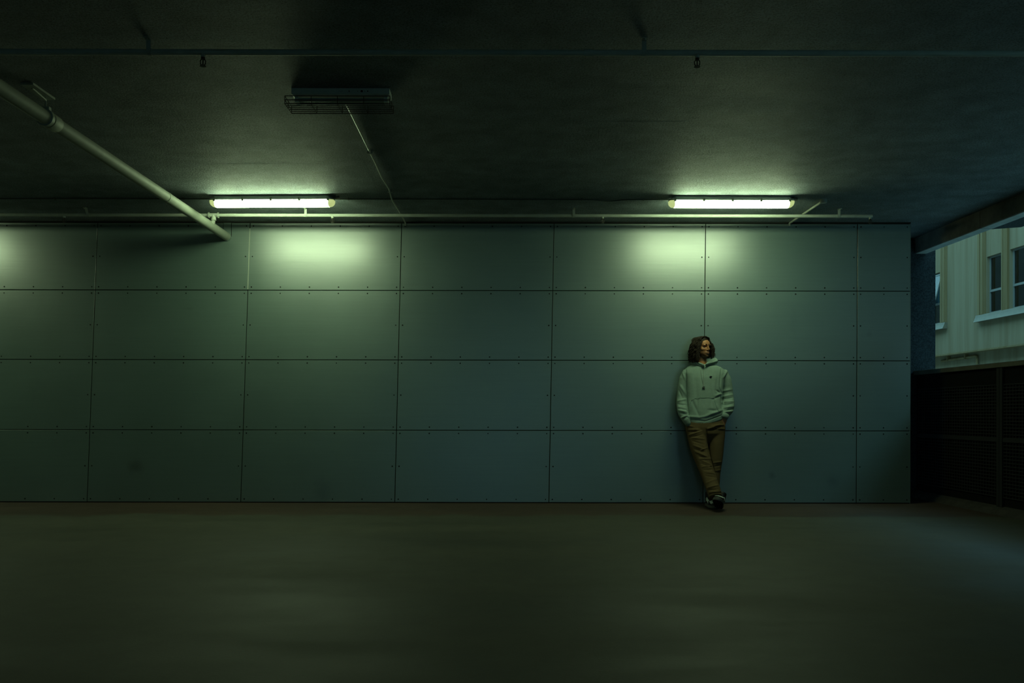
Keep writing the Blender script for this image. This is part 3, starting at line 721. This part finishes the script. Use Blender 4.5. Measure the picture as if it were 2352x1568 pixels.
# sculpt: eye sockets, mouth line, under the lip; beard shade
v = getv(bme); inv = HR.inverted()
A = np.array(inv); hv = (v@A[:3,:3].T+A[:3,3])/HS
dl = np.zeros(len(v))
for s in (-1,1):
    q = ((hv[:,0]-s*.030)/.017)**2+((hv[:,2]-.001)/.0105)**2; dl -= .016*np.exp(-q)*(hv[:,1] > .03)
    q = ((hv[:,0]-s*.034)/.012)**2+((hv[:,2]+.055)/.02)**2; dl -= .004*np.exp(-q)*(hv[:,1] > .03)
    q = ((hv[:,0]-s*.006)/.004)**2+((hv[:,2]+.043)/.0035)**2; dl -= .004*np.exp(-q)*(hv[:,1] > .07)
q = (hv[:,0]/.021)**2+((hv[:,2]+.0685)/.0026)**2; dl -= .004*np.exp(-q)*(hv[:,1] > .05)
q = (hv[:,0]/.018)**2+((hv[:,2]+.085)/.005)**2; dl -= .004*np.exp(-q)*(hv[:,1] > .05)
fw = np.array(HR.to_3x3() @ Vector((0,1,0)))
setv(bme, v+dl[:,None]*fw[None,:])
inhead = (np.abs(hv[:,0]) < .1)&(hv[:,1] > -.02)&(hv[:,2] > -.16)&(hv[:,2] < .12)
beard = np.clip((-.040-hv[:,2])/.02, 0, 1)*.75*inhead
lipz = np.exp(-(hv[:,0]/.020)**4-((hv[:,2]+.069)/.010)**4); beard *= (1-.8*lipz)
cheek = np.exp(-((np.abs(hv[:,0])-.02)/.015)**2-((hv[:,2]+.06)/.016)**2); beard *= (1-.25*cheek)
at_ = bme.attributes.new('beard', 'FLOAT', 'POINT'); at_.data.foreach_set('value', beard.astype(np.float32))
body_o = pchild(bme, 'body', M['skin'])
def head_part(mb, name, m, parent=None):
    t = MB(); t.v = [tuple(hp(p)) for p in mb.v]; t.f = mb.f; t.m = mb.m
    o = t.build(name, m, None, True); o.parent = body_o; return o
for s in (-1,1):
    head_part(MB().ell((s*.0305,.0625,.001),(.0125,.0125,.0115),16,10), 'eyeball', M['eye'])
    head_part(MB().ell((s*.0305+.003,.0725,.001),(.0056,.003,.0056),12,8), 'iris', M['iris'])
    mb = MB(); mb.tube([(s*(.010+.036*t),.094-.020*t*t-.001, .0235+.004*math.sin(t*2.6)) for t in [i/7 for i in range(8)]], [.0045,.006,.0064,.0062,.0056,.0048,.0038,.002], 8); head_part(mb, 'eyebrow', M['hair'])
    mb = MB(); mb.tube([(s*(.018+.026*t),.0775-.007*(2*t-1)**2, .007+.004*math.sin(t*3.14)) for t in [i/5 for i in range(6)]], .0022, 6); head_part(mb, 'eyelid', M['skin'])
mb = MB(); mb.tube([(.018*t,.0985-.008*t*t,-.0640+.0015*math.cos(t*6)) for t in [i/4-1 for i in range(9)]], [.001,.0026,.0034,.0037,.0036,.0037,.0034,.0026,.001], 8)
mb.tube([(.017*t,.0975-.008*t*t,-.0735) for t in [i/4-1 for i in range(9)]], [.001,.003,.0042,.0048,.005,.0048,.0042,.003,.001], 8); head_part(mb, 'lips', M['lip'])

# ---- hair: scalp mass plus many curled locks
hb = MB()
hell(hb, (0,-.022,.050), (.089,.104,.084)); 
for s, w_ in ((-1,1.12),(1,1.0)):
    hell(hb, (s*.080,-.026,.0), (.036*w_,.060,.072)); hell(hb, (s*.094,-.034,-.07), (.048*w_,.060,.060))
hell(hb, (0,-.080,-.05), (.085,.045,.10)); hell(hb, (-.090,-.016,-.122), (.042,.044,.045))
hm = remesh(hb, .006, 3)
v = getv(hm); hv = (v@A[:3,:3].T+A[:3,3])/HS
# keep the face free: press the mass back behind the hairline
lim = np.where(hv[:,2] > .066, .088-.6*(hv[:,2]-.066), .030); lim = np.where(np.abs(hv[:,0]) > .058, np.minimum(lim, .048), lim)
push = np.clip(hv[:,1]-lim, 0, None); face = (np.abs(hv[:,0]) < .064)&(hv[:,2] < .070)
push = np.where(face, np.clip(hv[:,1]-.018, 0, None), push*.8)
setv(hm, v-(push*HS)[:,None]*fw[None,:])
wobble(hm, .006, (90,140,210), 3)
hair_o = pchild(hm, 'hair', M['hair'])
rg = random.Random(11); locks = MB()
def lock(root, mid, tip, rad, turns, r0, n=30):
    ph = rg.uniform(0,6.28); pts = []; rr = []
    for i in range(n+1):
        t = i/n; p = Vector(root)*(1-t)**2+Vector(mid)*2*t*(1-t)+Vector(tip)*t*t
        a = ph+turns*6.283*t; k = rad*min(1, t*2.2)
        pts.append(hp(p+Vector((math.cos(a)*k, math.sin(a)*k, .25*k*math.sin(2*a))))); rr.append(r0*(1-.55*t**3)*(.7+.3*math.sin(3.1*t)))
    locks.tube(pts, rr, 5)
for k in range(620):                                # side and back locks from the parting down to the shoulders
    s = -1 if rg.random() < .56 else 1
    az = R(rg.uniform(-62, 118)); el = R(rg.uniform(8, 74))
    root = Vector((s*math.cos(az)*math.cos(el)*.080, -math.sin(az)*math.cos(el)*.098-.014, .045+math.sin(el)*.080))
    low = -.180 if s < 0 else -.130
    end = rg.uniform(low, low+.055)
    w_ = rg.uniform(.105,.168) if s < 0 else rg.uniform(.115,.178)
    ca = math.cos(az); y_t = -math.sin(az)*.075-.016+rg.uniform(-.012,.012)
    tip = Vector((s*w_*(.32+.68*max(ca,0)**.5), min(y_t, .030), end))
    mid = Vector((s*(w_*.92+.012)*(.40+.60*max(ca,0)**.5), min(-math.sin(az)*.10-.010, .050), rg.uniform(-.01,.05)))
    lock(root, mid, tip, rg.uniform(.006,.014), rg.uniform(2.5,6.0), rg.uniform(.0020,.0036))
for k in range(210):                                 # locks over the crown and along the hairline
    s = rg.choice((-1,1)); x = rg.uniform(.004,.05)
    root = Vector((s*x*.3, rg.uniform(-.10,.058), .126-rg.uniform(0,.008)))
    mid = Vector((s*(.052+x*.5), root.y+rg.uniform(-.012,.016), .116)); tip = Vector((s*rg.uniform(.078,.094), root.y*.7-.006, rg.uniform(.005,.06)))
    lock(root, mid, tip, .0035, rg.uniform(1.5,3), rg.uniform(.0032,.005))
locks.build('curls', M['hair'], None, True).parent = hair_o

# ---- hoodie
hd = MB()
tor = [(834,1613.5,18,.05,.125),(838,1615,30,.07,.14),(842,1616.5,38,.088,.147),(848,1617.5,45,.098,.147),(856,1618,49,.108,.147),(868,1618,46,.118,.15),(890,1617,42.5,.125,.155),(912,1617,41,.127,.165),(932,1617.5,41.5,.13,.18),(948,1619,42.5,.132,.19),(958,1619.5,42,.130,.195),(965,1619.5,40,.130,.197)]
rs = []
for (y,x,hw,hd_,dep) in tor:
    c = PP(x,y,dep); rs.append([Vector((p.x, p.y, p.z - (.0 if y < 940 else (1-((p.x-c.x)/.2)**2)*.012*(y-940)/25) + ((p.x-c.x)*.24*(y-940)/25 if y > 940 else 0))) for p in ering(c, hw*PX*.99, hd_, p=2.5, n=36)])
hd.rings(rs)
def sleeve(pts, n=26):
    P = [p for p, r in pts]; 
    hd.tube(P, [r for p, r in pts], n)
sleeve([(PP(1588,857,.14),.052),(PP(1578,857.5,.137),.060),(PP(1573.5,870,.133),.062),(PP(1569,890,.13),.057),(PP(1567,912,.132),.058),(PP(1566.5,925,.15),.061),(PP(1567.5,938,.185),.062),(PP(1570.5,949,.215),.058),(PP(1574.5,958,.24),.050),(PP(1577.5,966,.252),.041)])
sleeve([(PP(1650,857,.14),.052),(PP(1660.5,857.5,.137),.060),(PP(1665.5,870,.133),.062),(PP(1670,888,.13),.057),(PP(1671.5,906,.135),.058),(PP(1673,920,.16),.061),(PP(1673,932,.20),.062),(PP(1671,941,.225),.058),(PP(1667.5,948,.243),.050),(PP(1664.5,954,.255),.042)])
hme = remesh(hd, .0058, 8, .5)
Z1 = lambda X, Y: (1500+X/6.533, 740+Y/6.533)
def S1(*a): p = Z1(a[0],a[1]); q = Z1(a[2],a[3]); return (*p, *q, a[4], a[5])
wobble(hme, .0035, (22,38), 5)
hs_ = [S1(488,690,502,1100,-14,1.5), S1(505,1120,528,1390,-16,1.6), S1(1022,700,1003,985,-14,1.5), S1(1003,985,1030,1060,-14,1.5), S1(1022,1090,1042,1300,-16,1.6),
 S1(430,700,490,880,8,2.2), S1(400,930,500,1090,9,2.6), S1(385,1010,440,1130,-7,1.8), S1(362,1180,500,1150,10,2.4), S1(365,1225,505,1235,-9,1.7), S1(362,1310,515,1345,13,2.2), S1(370,1265,510,1290,8,2.0), S1(385,1345,525,1385,-10,1.4), S1(400,1440,525,1385,12,2.0), S1(430,1480,520,1430,-8,1.3),
 S1(1110,720,1050,830,10,2.2), S1(1040,1030,1180,1000,8,2.4), S1(1040,1115,1195,1080,11,2.2), S1(1050,1150,1190,1125,-10,1.5), S1(1045,1195,1200,1180,12,2.0), S1(1055,1235,1195,1215,-11,1.4), S1(1050,1285,1200,1255,13,1.9), S1(1065,1320,1200,1295,-10,1.3), S1(1065,1345,1205,1325,11,1.6), S1(1075,1385,1190,1400,-7,1.3),
 S1(720,800,700,1320,7,4.0), S1(640,850,670,1300,-6,3.2), S1(590,1180,690,1400,-9,3.0), S1(850,880,900,1280,-5,3.0), S1(960,830,950,1000,-6,2.2), S1(940,1010,1020,1060,-9,2.0), S1(930,1100,1025,1060,9,2.2), S1(900,1150,1010,1100,-6,1.8),
 S1(840,1310,960,1320,-10,3.0), S1(960,1240,1000,1330,8,2.6), S1(800,1395,1040,1310,15,3.0), S1(530,1410,700,1420,12,2.8), S1(690,1420,830,1400,7,2.6), S1(540,1340,560,1200,8,2.2),
 S1(560,1455,800,1475,-9,1.1), S1(800,1475,1040,1385,-9,1.1)]
creases(hme, hs_, 0)
hoodie = pchild(hme, 'hoodie', M['hoodie'])
# parts of the hoodie
def front_y(px, py, extra=.004):
    """drop a picture point onto the front of the hoodie"""
    o0 = Vector((0,0,CH)); d_ = PP(px,py,.2)-o0; d_.normalize()
    ok, loc, nr, _ = bvh_hit(o0, d_)
    return (loc-d_*extra) if ok else PP(px,py,.30)
from mathutils.bvhtree import BVHTree
_b = bmesh.new(); _b.from_mesh(hme); _t = BVHTree.FromBMesh(_b); _b.free()
def bvh_hit(o, d):
    r = _t.ray_cast(o, d); return (r[0] is not None, r[0], r[1], r[2])
# hood: thick folded collar standing round the neck and lying on the shoulders
hb = MB(); n = 26; rs = []
for k in range(n+1):
    t = k/n; a = R(-112)+R(404-180)*t                  # open in front
    a = R(-90+8)+R(344)*t
    ca, sa = math.cos(a), math.sin(a)
    c = PP(1613,831,.15); rx = .108+.030*(ca > 0); ry = .088
    side = abs(ca); back = max(sa, 0)
    zc = c.z-.056+.046*side**.8+.045*back + (.014 if ca > 0 else .0)
    ctr = Vector((c.x+.004+ca*rx*(.22+.78*min(1, side*1.25)), c.y-.055*(1-side)*(sa < 0)+sa*ry*.72, zc))
    rad = Vector((ca, sa*.8, 0)).normalized() if (abs(ca)+abs(sa)) > 0 else Vector((1,0,0))
    w_ = .011+.013*side+.018*back; h_ = .017+.011*side+.02*back
    up = (Vector((0,0,1))+rad*.35).normalized()
    rs.append(ering(ctr, w_, h_, rad, up, 14, 2.2))
hb.rings(rs)
hoodm = remesh(hb, .005, 3); wobble(hoodm, .004, (45,80), 8)
creases(hoodm, [S1(640,600,740,655,-7,1.0), S1(800,640,1000,585,-9,1.1), S1(830,600,960,560,-6,1.0)], 0)
hood = pchild(hoodm, 'hood', M['hoodie'], hoodie)
def cordline(pts, name, m, r=.0032):
    mb = MB(); mb.tube([front_y(*p, .003) for p in pts], r, 7); o = mb.build(name, m, None, True); o.parent = hoodie; return o
cordline([Z1(*p) for p in ((712,665),(718,740),(728,820),(745,900),(760,950),(770,990))], 'drawstring', M['cord'])
cordline([Z1(*p) for p in ((762,665),(760,740),(757,820),(760,900),(750,950),(742,985))], 'drawstring', M['cord'])
mb = MB()
for (X,Y) in ((748,970),(768,965),(742,985),(770,990),(758,980)): mb.ell(front_y(*Z1(X,Y),.006), (.006,.006,.007), 10, 6)
mb.build('drawstring_knot', M['cord_dark'], None, True).parent = hoodie
# kangaroo pocket edges (raised seams) and emblem
cordline([Z1(*p) for p in ((640,1132),(700,1128),(780,1126),(860,1128),(920,1130))], 'pocket_seam', M['rib'], .002)
cordline([Z1(*p) for p in ((640,1132),(575,1165),(556,1230),(545,1310),(540,1385))], 'pocket_seam', M['rib'], .002)
cordline([Z1(*p) for p in ((920,1130),(925,1180),(940,1230),(965,1290),(985,1330))], 'pocket_seam', M['rib'], .002)
mb = MB(); cx_, cy_ = Z1(867,815)
arc = [(math.cos(R(a))*2.3, math.sin(R(a))*1.45) for a in range(50, 320, 18)]
for i in range(len(arc)-1):
    p, q = arc[i], arc[i+1]; mb.tube([front_y(cx_+p[0],cy_-p[1],.003), front_y(cx_+q[0],cy_-q[1],.003)], .0048, 6)
mb.tube([front_y(cx_+.6,cy_-.2,.003), front_y(cx_+2.6,cy_-1.1,.003)], .004, 6)
mb.build('emblem', M['logo'], None, True).parent = hoodie
# ribbed hem and cuffs
mb = MB(); rs = []
for dz_, k in ((.012,.985),(.004,1.0),(-.012,1.0),(-.022,.985)):
    c = PP(1619.5,965,.197)
    rs.append([Vector((c.x+(p.x-c.x)*k, c.y+(p.y-c.y)*k, p.z+dz_-.012*(1-((p.x-c.x)/.2)**2)+(p.x-c.x)*.24)) for p in ering(c, 39.5*PX, .128, p=2.5, n=40)])
mb.rings(rs); mb.build('hem_rib', M['rib'], None, True).parent = hoodie
for pts in ([(PP(1575,959,.243),.046),(PP(1577.5,965,.250),.041),(PP(1580.5,971,.256),.035),(PP(1583,976,.256),.029)], [(PP(1666,951,.25),.047),(PP(1663.5,956,.258),.044),(PP(1661.5,960,.263),.038)]):
    mb = MB(); mb.tube([p for p, r in pts], [r for p, r in pts], 20); mb.build('cuff', M['rib'], None, True).parent = hoodie

# ---- trousers
tb = MB()
tb.rings([ering(PP(1620,955,.20),.165,.100), ering(PP(1620,968,.207),.200,.114), ering(PP(1620,980,.215),.211,.120), ering(PP(1620.5,994,.225),.203,.114), ering(PP(1621.5,1006,.232),.15,.088), ering(PP(1621.5,1016,.24),.07,.05)])
def leg(pts):
    tb.tube([p for p, r in pts], [r for p, r in pts], 24)
leg([(PP(1600,975,.215),.100),(PP(1601,995,.235),.107),(PP(1605,1020,.29),.098),(PP(1611,1045,.35),.086),(PP(1620,1070,.42),.078),(PP(1628,1092,.50),.072),(PP(1634,1110,.57),.069),(PP(1639,1124,.63),.070),(PP(1641.5,1133,.66),.068),(PP(1643,1138,.67),.060)])
leg([(PP(1643,975,.215),.100),(PP(1644,1000,.225),.096),(PP(1644,1030,.255),.084),(PP(1642.5,1060,.285),.074),(PP(1640,1085,.305),.068),(PP(1639,1110,.33),.062),(PP(1638,1126,.35),.058),(PP(1637,1134,.355),.055)])
tme = remesh(tb, .0058, 9, .5)
Z2 = lambda X, Y: (1500+X/6.533, 940+Y/6.533)
def S2(*a): p = Z2(a[0],a[1]); q = Z2(a[2],a[3]); return (*p, *q, a[4], a[5])
wobble(tme, .004, (20,34), 9)
creases(tme, [S2(500,230,620,260,7,2), S2(520,300,700,300,8,1.9), S2(525,335,690,325,-7,1.4), S2(520,390,730,320,10,1.9), S2(540,420,740,370,-8,1.4), S2(580,420,770,440,9,2.0), S2(600,470,770,520,-7,1.6), S2(610,535,770,600,10,2.0), S2(620,590,780,640,-8,1.5), S2(640,630,800,700,10,1.9), S2(700,620,830,560,7,1.6), S2(690,700,830,720,-9,1.5), S2(700,740,870,735,9,1.6), S2(740,765,880,830,9,1.6), S2(730,810,880,860,-9,1.4), S2(740,860,890,840,10,1.5), S2(760,900,910,890,-9,1.4), S2(800,940,930,960,11,1.7), S2(790,990,930,1010,-8,1.7),
  S2(800,1100,950,1040,7,2), S2(815,1175,980,1130,11,1.9), S2(820,1205,980,1190,-9,1.5), S2(850,1240,1030,1225,11,1.4), S2(860,1265,1030,1265,-10,1.2), S2(880,1285,1035,1290,9,1.3),
  S2(810,290,1000,225,13,2.0), S2(870,240,1070,225,9,1.8), S2(900,275,1075,290,9,2.0), S2(830,310,1000,275,-9,1.6), S2(800,290,815,420,-14,1.8), S2(815,420,850,700,-14,1.8), S2(850,700,930,950,-12,1.8),
  S2(900,800,1020,780,8,1.8), S2(920,850,1020,830,-7,1.6), S2(930,920,1020,900,7,1.8)], 0)
trous = pchild(tme, 'trousers', M['trouser'])
# hems
for (c, r, ax) in ((PP(1642.8,1136.5,.668), .065, PP(1643.8,1141,.68)), (PP(1637,1133,.356), .058, PP(1636.6,1139,.36))):
    mb = MB(); mb.tube([c, cc(c,ax,.5), ax], [r,r*1.02,r*.98], 24); mb.build('trouser_hem', M['trouser'], None, True).parent = trous
# pocket openings
for (pts) in ([(1576.5,973),(1581,981),(1586,990)], [(1668,966),(1664,975),(1660,985)]):
    pass

# ---- shoes: local x across, y towards the toe, z up from the ground
def shoe(M4, name, label):
    up = MB()
    def sec(y, w_, h0, h1): return [Vector((math.copysign(abs(math.cos(q))**.8, math.cos(q))*w_, y, h0+(h1-h0)*(.5+.5*math.copysign(abs(math.sin(q))**.75, math.sin(q))))) for q in [2*math.pi*i/24 for i in range(24)]]
    up.rings([sec(-.098,.020,.03,.085), sec(-.090,.034,.025,.105), sec(-.06,.041,.025,.118), sec(-.02,.042,.025,.118), sec(.02,.043,.025,.108), sec(.06,.047,.025,.094), sec(.10,.050,.025,.076), sec(.14,.048,.025,.064), sec(.165,.040,.025,.055), sec(.182,.026,.026,.045), sec(.188,.012,.03,.04)])
    up.rings([ering((0,-.052,.08),.041,.048,n=24), ering((0,-.050,.115),.042,.050,n=24), ering((0,-.052,.150),.041,.047,n=24), ering((0,-.054,.158),.037,.042,n=24)])
    um = remesh(up, .0055, 2)
    um.transform(M4); um.update(); u = pchild(um, name, M['shoeblack']); u['label'] = label
    inv_ = M4.inverted()
    v = getv(um); Ai = np.array(inv_); lv = v@Ai[:3,:3].T+Ai[:3,3]; nn = getn(um); ln_ = nn@Ai[:3,:3].T
    polys = [tuple(p.vertices) for p in um.polygons]
    cen = np.array([lv[list(p)].mean(0) for p in polys]); cn = np.array([ln_[list(p)].mean(0) for p in polys])
    def patch(mask, nm, m, off=.0022):
        idx = np.nonzero(mask)[0]
        if len(idx) == 0: return
        used = sorted({q for i in idx for q in polys[i]}); mp_ = {q: k for k, q in enumerate(used)}
        vs = [tuple(v[q]+nn[q]*off) for q in used]; K = len(used)
        me = bpy.data.meshes.new(nm); me.from_pydata(vs, [], [tuple(mp_[q] for q in polys[i]) for i in idx]); me.update()
        o = pchild(me, nm, m, u); sm = o.modifiers.new('thick', 'SOLIDIFY'); sm.thickness = .003; sm.offset = -1
    x, y, z = cen.T
    patch((y > .095)&(y < .158)&(z > .053)&(np.abs(x) < .040)&(cn[:,2] > .25), 'toe_box', M['shoewhite'])
    for s in (-1,1):
        patch((x*s > .018)&(y > -.02)&(y < .078)&(z > .048)&(z < .098-.25*(y-.0))&(np.abs(cn[:,2]) < .8), 'side_panel', M['shoewhite'])
        patch((x*s > .015)&(y > -.092)&(y < -.062)&(z > .05)&(z < .085), 'heel_panel', M['shoewhite'])
        sw = MB(); sw.tube([M4 @ Vector((s*(.0445-.004*(t > .7)),-.055+.125*t,.078-.030*math.sin(t*2.2)+.012*t)) for t in [i/8 for i in range(9)]], [.002,.004,.0055,.0065,.0075,.008,.0075,.006,.002], 8)
        sw.build('side_stripe', M['shoeblack'], None, True).parent = u
    lc = MB()
    for k in range(5):
        yy_ = .012+.019*k; zt = .112-.50*(yy_-.01)
        lc.tube([M4 @ Vector((xx,yy_+.004*math.sin(xx*200),zt+.004-5.0*xx*xx)) for xx in (-.024,-.012,0,.012,.024)], .0032, 6)
    lc.build('laces', M['shoeblack'], None, True).parent = u
    def outline(z, g):
        pts = []
        prof = [(-.104,.0),(-.102,.018),(-.092,.033),(-.06,.042),(0,.042),(.05,.047),(.10,.053),(.14,.051),(.17,.040),(.188,.022),(.195,0)]
        for yq, w_ in prof: pts.append((w_+g*(w_ > 0), yq+g*(1 if yq > 0 else -1)*(w_ < .03), z))
        for yq, w_ in prof[-2:0:-1]: pts.append((-w_-g, yq+g*(1 if yq > 0 else -1)*(w_ < .03), z))
        return [M4 @ Vector(p) for p in pts]
    mid_ = MB(); mid_.rings([outline(.008,.001), outline(.012,.003), outline(.030,.003), outline(.034,-.002)]); smooth_by_angle(mid_.build('midsole', M['sole'])).parent = u
    ou = MB(); ou.rings([outline(0,-.002), outline(.002,0), outline(.009,.001)]); smooth_by_angle(ou.build('outsole', M['outsole'])).parent = u
    return u
# standing foot, flat on the floor
fB = PP(1634,1160,.40)
MBk = Matrix.Translation((fB.x-.006, D-.40, .001)) @ Matrix.Rotation(R(2), 4, 'Z') @ Matrix.Rotation(R(180), 4, 'Z')
shoe(MBk, 'shoe', 'black and white shoe flat on the floor')
# crossed foot, heel down, toe tilted up towards the camera
fA = PP(1650,1168,.70)
MAk = Matrix.Translation((fA.x, D-.70, .0)) @ Matrix.Rotation(R(-22), 4, 'Z') @ Matrix.Translation((0,-.0,.075)) @ Matrix.Rotation(R(180), 4, 'Z') @ Matrix.Rotation(R(-14), 4, 'Y') @ Matrix.Rotation(R(21), 4, 'X')
zmin = min((MAk @ Vector((sx*.045, yq, 0))).z for sx in (-1,1) for yq in (-.104,-.09,0,.1,.195))
MAk = Matrix.Translation((0,0,-zmin+.001)) @ MAk
shoe(MAk, 'shoe', 'black and white shoe with the toe tilted up')
